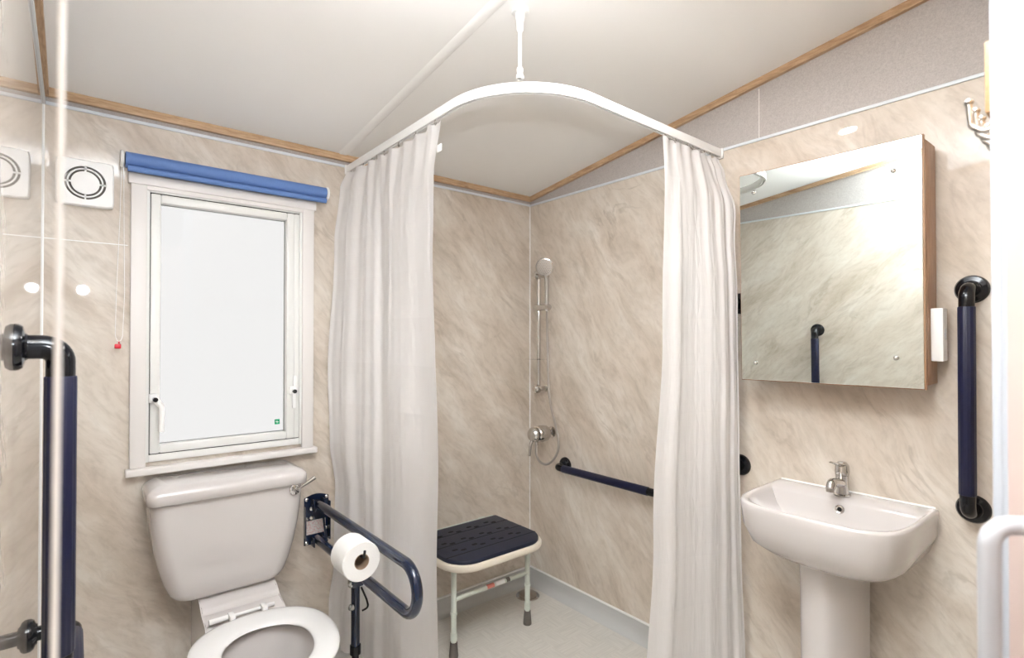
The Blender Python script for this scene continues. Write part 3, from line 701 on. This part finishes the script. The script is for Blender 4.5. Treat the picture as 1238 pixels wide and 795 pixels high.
hosep = [V(-.080,-.222,1.50), V(-.074,-.220,1.35), V(-.066,-.217,1.20), V(-.060,-.216,1.085), V(-.057,-.232,.99), V(-.055,-.262,.90), V(-.060,-.288,.84), V(-.065,-.290,.78), V(-.075,-.262,.725), V(-.088,-.222,.700), V(-.100,-.188,.712), V(-.106,-.172,.745), V(-.106,-.168,.800)]
def crom(P, n=10):
    out = []
    for i in range(len(P)-1):
        p0, p1, p2, p3 = P[max(i-1,0)], P[i], P[i+1], P[min(i+2, len(P)-1)]
        for k in range(n):
            t = k/n; out.append(.5*((2*p1)+(p2-p0)*t+(2*p0-5*p1+4*p2-p3)*t*t+(3*p1-p0-3*p2+p3)*t**3))
    out.append(P[-1]); return out
hp = resample(crom(hosep), .0028)
tube(bm, hp, [.0066 if i % 2 else .0056 for i in range(len(hp))], 12); obj('hose', bm, M['satin'], rk)
bm = B(); prism(bm, rrect(-.118, -.045, -.200, -.085, .02, 6), lambda u, v, h: V(u, v, h), 1.240, 1.2425)
obj('soap_dish', bm, M['clear'], rk, label='clear plastic soap dish')
mv = thing('shower_valve', (0, -.19, .80), 'chrome shower mixer valve with lever under the riser rail', 'shower valve')
vy, vz = -.178, .852
bm = B(); tube(bm, [(0, vy, vz), (-.006, vy, vz), (-.008, vy, vz), (-.045, vy, vz)], [.030,.030,.014,.014], 24)
lathe(bm, [(0, .040), (.036, .042), (.042, .050), (.044, .085), (.042, .110), (.036, .116), (0, .118)], (0, vy, vz), (-1,0,0), 32)
obj('valve_body', bm, M['chrome'], mv)
bm = B(); tube(bm, [(-.106, vy+.008, vz-.030), (-.106, vy+.008, vz-.058)], .010, 14); obj('hose_outlet', bm, M['chrome'], mv)
bm = B(); lathe(bm, [(0, .118), (.034, .120), (.038, .126), (.038, .140), (.030, .150), (.012, .154), (0, .155)], (0, vy, vz), (-1,0,0), 28)
tube(bm, [(-.138, vy, vz-.02), (-.150, vy+.004, vz-.05), (-.156, vy+.006, vz-.108)], [.010,.0075,.006], 14); obj('valve_lever', bm, M['chrome'], mv)

# ------------------------------------------------------------------ mirror cabinet
mc = thing('mirror_cabinet', (0, -1.555, 1.23), 'oak veneered wall cabinet with a mirror door above the basin', 'mirror cabinet')
my0, my1, mz0, mz1 = -1.823, -1.300, 1.210, 1.930
bm = B(); box(bm, -.102, -.002, my0-.004, my1-.006, mz0+.010, mz1-.010, .0008); obj('cabinet_body', bm, M['oak_z'], mc)
dorg = thing('x', (-.104, my1, mz0))
bm = B(); box(bm, -.1205, -.1045, my0-.003, my1+.002, mz0-.002, mz1+.002, .0006); cd = obj('cabinet_door', bm, M['oak_z'], mc)
bm = B(); box(bm, -.1245, -.1207, my0+.001, my1-.001, mz0+.001, mz1-.001, .0007, 1); mg = obj('mirror_glass', bm, M['mirror'], cd, sharp=10)
for y, z in ((my0+.068, mz1-.087), (my1-.050, mz1-.067), (my0+.066, mz0+.087), (my1-.050, mz0+.060)):
    bm = B(); lathe(bm, [(0, 0), (.0068, 0), (.0068, .003), (.005, .006), (.002, .0072), (0, .0074)], (-.1245, y, z), (-1,0,0), 20); obj('mirror_screw_cap', bm, M['chrome'], cd)
bpy.data.objects.remove(dorg)
hv = V(-.1045, my0, 0) - V(0, -1.555, 0); ra = Matrix.Rotation(math.radians(2.3), 3, 'Z')   # door standing slightly ajar
cd.rotation_euler = (0, 0, math.radians(2.3)); cd.location = hv - ra @ hv
bm = B(); box(bm, -.078, -.030, my0-.034, my0-.005, 1.288, 1.440, .003); skt = obj('shaver_socket', bm, M['white'], mc, label='white shaver socket box')
bm = B(); box(bm, -.062, -.046, my0-.0355, my0-.034, 1.35, 1.38, .0005); obj('socket_shutter', bm, M['strip'], skt)

# ------------------------------------------------------------------ basin
BY = -1.598
bs = thing('washbasin', (-.15, BY, 0), 'white pedestal washbasin below the mirror cabinet', 'washbasin')
def bout(xf, hw, z, xb=0.0, bow=.03, rc=.07, n=72, p=5.0, zb=None):
    """outline: straight at the wall, bowed front with rounded corners"""
    out = []
    m = 40
    for k in range(m+1):
        t = PI*k/m; c, s = math.cos(t), math.sin(t)
        q = (abs(c)**p + abs(s)**p)**(-1/p); yy = c*q; xx = s*q
        f = -(xb + (xf-xb)*xx) if False else None
        x = xb + (xf+bow*(1-yy*yy) - xb)*xx if s > 0 else xb
        out.append(V(-x, BY-hw*yy, z))
    for k in range(1, 10): out.append(V(-xb, BY+hw-2*hw*k/10, z))
    return out
bm = B()
ext = [(.105, .070, .650, .002), (.16, .090, .652, .002), (.225, .140, .658, .001), (.288, .180, .680, .001), (.334, .208, .716, .001), (.357, .225, .766, .001), (.364, .229, .815, .001), (.366, .2305, .838, .001), (.363, .228, .845, .001), (.356, .221, .8455, .004)]
rings = []
for xf, hw, z, xb in ext: rings.append(bout(xf, hw, z, xb, bow=.028*min(1, xf/.36), p=2.7+ (3.6 if xf > .33 else (xf-.1)*13)))
inn = [(.349, .213, .842, .098), (.345, .209, .830, .104), (.325, .190, .79, .112), (.285, .155, .75, .125), (.245, .115, .728, .140), (.21, .06, .720, .16), (.19, .01, .718, .185)]
for xf, hw, z, xb in inn: rings.append(bout(xf, hw, z, xb, bow=.026*min(1, xf/.36), p=4.6 if xf > .3 else 2.8))
loft(bm, rings); obj('bowl', bm, M['ceramic'], bs, sharp=75)
bm = B(); tube(bm, [(-.002, BY-.222, .8475), (-.002, BY+.222, .8475)], .003, 8); obj('sealant_bead', bm, M['white'], bs)
bm = B(); rings = []
for z, hw, xf in ((0, .098, .27), (.02, .095, .265), (.10, .088, .258), (.35, .082, .252), (.6, .083, .256), (.672, .085, .262)):
    rings.append([V(-.05-(xf-.05)*math.sin(PI*k/28)**.8 if 0 < k < 28 else -.05, BY+.016-hw*math.copysign(abs(math.cos(PI*k/28))**.8, math.cos(PI*k/28)), z) for k in range(29)])
loft(bm, rings); obj('pedestal', bm, M['ceramic'], bs, sharp=60)
bm = B(); lathe(bm, [(.006, .003), (.008, .005), (.0125, .004), (.014, 0), (.006, 0), (.006, .003)], (-.108, BY-.002, .812), (-1,0,.15), 28); ov = obj('overflow', bm, M['chrome'], bs)
bm = B(); lathe(bm, [(0, .001), (.006, .001), (.006, .002), (0, .002)], (-.108, BY-.002, .812), (-1,0,.15), 20); obj('overflow_hole', bm, M['dark'], ov)
bm = B(); lathe(bm, [(0, 0), (.02, 0), (.02, .003), (.014, .004), (0, .004)], (-.20, BY, .7195), (0,0,1), 24); obj('waste', bm, M['chrome'], bs)
tp = thing('basin_tap', (-.062, BY+.006, .842), 'chrome single-lever mixer tap on the washbasin', 'tap')
ty = BY+.006; txx = -.062; tz = .8458
bm = B(); lathe(bm, [(0, 0), (.025, 0), (.025, .004), (.0195, .007), (.0185, .05), (.0195, .066), (0, .066)], (txx, ty, tz), (0,0,1), 28)
tube(bm, fillet([(txx-.004, ty, tz+.040), (txx-.085, ty, tz+.056), (txx-.100, ty, tz+.038)], .012, 5), [.015]+[.0135]*6+[.0125], 20)
obj('tap_body', bm, M['chrome'], tp)
bm = B(); lathe(bm, [(0, 0), (.011, 0), (.0115, .012), (.010, .014), (0, .014)], (txx-.100, ty, tz+.030), (.0,0,1), 20); obj('aerator', bm, M['satin'], tp)
bm = B(); lathe(bm, [(.0, .068), (.0205, .068), (.0215, .080), (.0200, .098), (.012, .108), (0, .110)], (txx, ty, tz), (0,0,1), 28)
loft(bm, [[V(txx-x, ty+w*c, tz+z+h*s) for c, s in ((-1,0), (-.7,.8), (0,1), (.7,.8), (1,0), (.7,-.8), (0,-1), (-.7,-.8))] for x, z, w, h in ((-.010, .098, .016, .007), (.02, .102, .015, .006), (.05, .110, .011, .0045), (.085, .118, .009, .0035), (.092, .1195, .006, .002))])
obj('tap_lever', bm, M['chrome'], tp)

# ------------------------------------------------------------------ coat rack on the front partition, door, handle
ck = thing('coat_rack', (-1.0, -2.15, 1.60), 'pale wooden coat rack with chrome hooks beside the door edge', 'coat rack')
bm = B(); box(bm, -1.249, -.62, -2.150, -2.128, 1.585, 1.660, .002); obj('board', bm, M['pine'], ck)
for i, x in enumerate((-1.135, -1.096, -1.060, -1.02, -.98)):
    bm = B(); z0 = 1.604
    tube(bm, fillet([(x, -2.129, z0+.018), (x, -2.126, z0+.004), (x, -2.112, z0-.006), (x, -2.098, z0+.006), (x, -2.096, z0+.034)], .010, 6), .0036, 12)
    bmesh.ops.create_uvsphere(bm, u_segments=14, v_segments=8, radius=.0052, matrix=Matrix.Translation((x, -2.096, z0+.036)))
    box(bm, x-.007, x+.007, -2.131, -2.127, z0-.004, z0+.04, .001); obj('hook', bm, M['chrome'], ck)
dn = V(-.82, .57, 0).normalized(); dd = V(-.57, -.82, 0).normalized(); dh = V(JX, -2.1575, 0)
door = thing('door_1', dh, kind='structure')
def dbox(bm, a0, a1, t0, t1, z0, z1, bev=.002):
    mx = Matrix(((dd.x, dn.x, 0, dh.x), (dd.y, dn.y, 0, dh.y), (0, 0, 1, 0), (0, 0, 0, 1))); return box(bm, a0, a1, t0, t1, z0, z1, bev, mx=mx)
bm = dbox(B(), .001, .66, -.034, -.001, .01, 2.02); obj('door_leaf', bm, M['door'], door)
def dp(a, t, z): return dh + dd*a + dn*t + V(0,0,z)
bm = B(); tube(bm, fillet([dp(.034, -.001, 1.203), dp(.027, .043, 1.203), dp(.027, .043, .95), dp(.034, -.001, .95)], .016, 10), .0074, 20); obj('door_handle', bm, M['handle'], door)

# pull cord close to the camera
pc = thing('pull_cord', (-1.983, -1.95, ceil_z(-1.95)), 'white light pull cord hanging at the left edge, in front of everything', 'pull cord')
cz = ceil_z(-1.95)
bm = B(); lathe(bm, [(.004, -.034), (.026, -.030), (.034, -.022), (.036, -.002), (.036, .006), (0, .006)], (-1.983, -1.95, cz), (0,0,1), 32); obj('ceiling_switch', bm, M['white'], pc)
bm = B(); tube(bm, [(-1.983, -1.95, cz-.03), (-1.9835, -1.95, 1.8), (-1.984, -1.95, 1.45), (-1.9853, -1.95, 1.09)], .0013, 10); obj('cord', bm, M['cord'], pc)
bm = B(); lathe(bm, [(.002, 0), (.006, -.006), (.010, -.03), (.009, -.042), (0, -.045)], (-1.9853, -1.95, 1.09), (0,0,1), 20); obj('cord_pull', bm, M['white'], pc)

# ceiling downlight
lx, ly = -.80, -1.33; lz = ceil_z(ly); nrm = V(0, -KS, -1).normalized()
dl = thing('ceiling_downlight', (lx, ly, lz), 'small round flush ceiling light above the basin side', 'ceiling light')
bm = B(); lathe(bm, [(.034, .0), (.044, 0), (.044, .003), (.040, .005), (.034, .004), (.034, 0)], (lx, ly, lz), tuple(nrm), 36); obj('trim_ring', bm, M['white'], dl)
bm = B(); lathe(bm, [(0, .001), (.034, .001), (.034, .003), (0, .003)], (lx, ly, lz), tuple(nrm), 36)
obj('lamp_lens', bm, mat('lit lens', rgb(255,250,244), emit=rgb(255,248,240), es=9), dl)

# ------------------------------------------------------------------ light
def light(name, kind, loc, power, col=(1,1,1), **k):
    l = bpy.data.lights.new(name, kind); l.energy = power; l.color = col
    for a, b in k.items(): setattr(l, a, b)
    o = bpy.data.objects.new(name, l); COL.objects.link(o); o.location = loc; return o
f_ = light('photographers_flash', 'SPOT', (-1.935, -2.20, 1.665), 14, (.87, .935, 1), shadow_soft_size=.028, spot_size=math.radians(108), spot_blend=.7)
f_.rotation_euler = V(math.sin(math.radians(20)), math.cos(math.radians(20)), .42).to_track_quat('-Z', 'Y').to_euler()
b_ = light('added_bounce_fill', 'SPOT', (-1.88, -2.18, 1.76), 255, (.87, .935, 1), shadow_soft_size=.06, spot_size=math.radians(100), spot_blend=1)  # extra spot added, aimed up to brighten the ceiling and fill the room
b_.rotation_euler = V(.20, .38, 1).to_track_quat('-Z', 'Y').to_euler()
a = light('downlight_lamp', 'AREA', V(lx, ly, lz)+nrm*.008, 1.8, (1, .97, .94), shape='DISK', size=.07); a.rotation_euler = (math.atan(-KS), 0, 0)
w = bpy.data.worlds.new('World'); S.world = w; w.use_nodes = True
bg = w.node_tree.nodes['Background']; bg.inputs['Color'].default_value = (1, 1, 1, 1); bg.inputs['Strength'].default_value = .325
# ------------------------------------------------------------------ camera
cd_ = bpy.data.cameras.new('camera'); cam = bpy.data.objects.new('camera', cd_); COL.objects.link(cam); S.camera = cam
f = 642.4811; cd_.sensor_width = 36; cd_.sensor_fit = 'HORIZONTAL'; cd_.lens = 36*f/1238
cd_.shift_y = 6.236/1238; cd_.shift_x = -.229/1238; cd_.clip_start = .02
yaw, pit, rol = math.radians(39.5389), math.radians(.4999), math.radians(.0478)
fw = V(math.sin(yaw)*math.cos(pit), math.cos(yaw)*math.cos(pit), math.sin(pit)); rt = V(math.cos(yaw), -math.sin(yaw), 0); up = rt.cross(fw)
r2 = rt*math.cos(rol)+up*math.sin(rol); u2 = -rt*math.sin(rol)+up*math.cos(rol)
cam.matrix_world = Matrix(((r2.x, u2.x, -fw.x, -1.9794), (r2.y, u2.y, -fw.y, -2.2402), (r2.z, u2.z, -fw.z, 1.35), (0,0,0,1)))
cd_.dof.use_dof = True; cd_.dof.focus_distance = 1.8; cd_.dof.aperture_fstop = 5
# hang the cabinet very slightly out of true
mc.rotation_euler = (0, math.radians(-1.1), 0)
S.view_settings.view_transform = 'Standard'; S.view_settings.look = 'None'; S.view_settings.exposure = 1.5; S.view_settings.gamma = 1
S.view_settings.use_curve_mapping = False
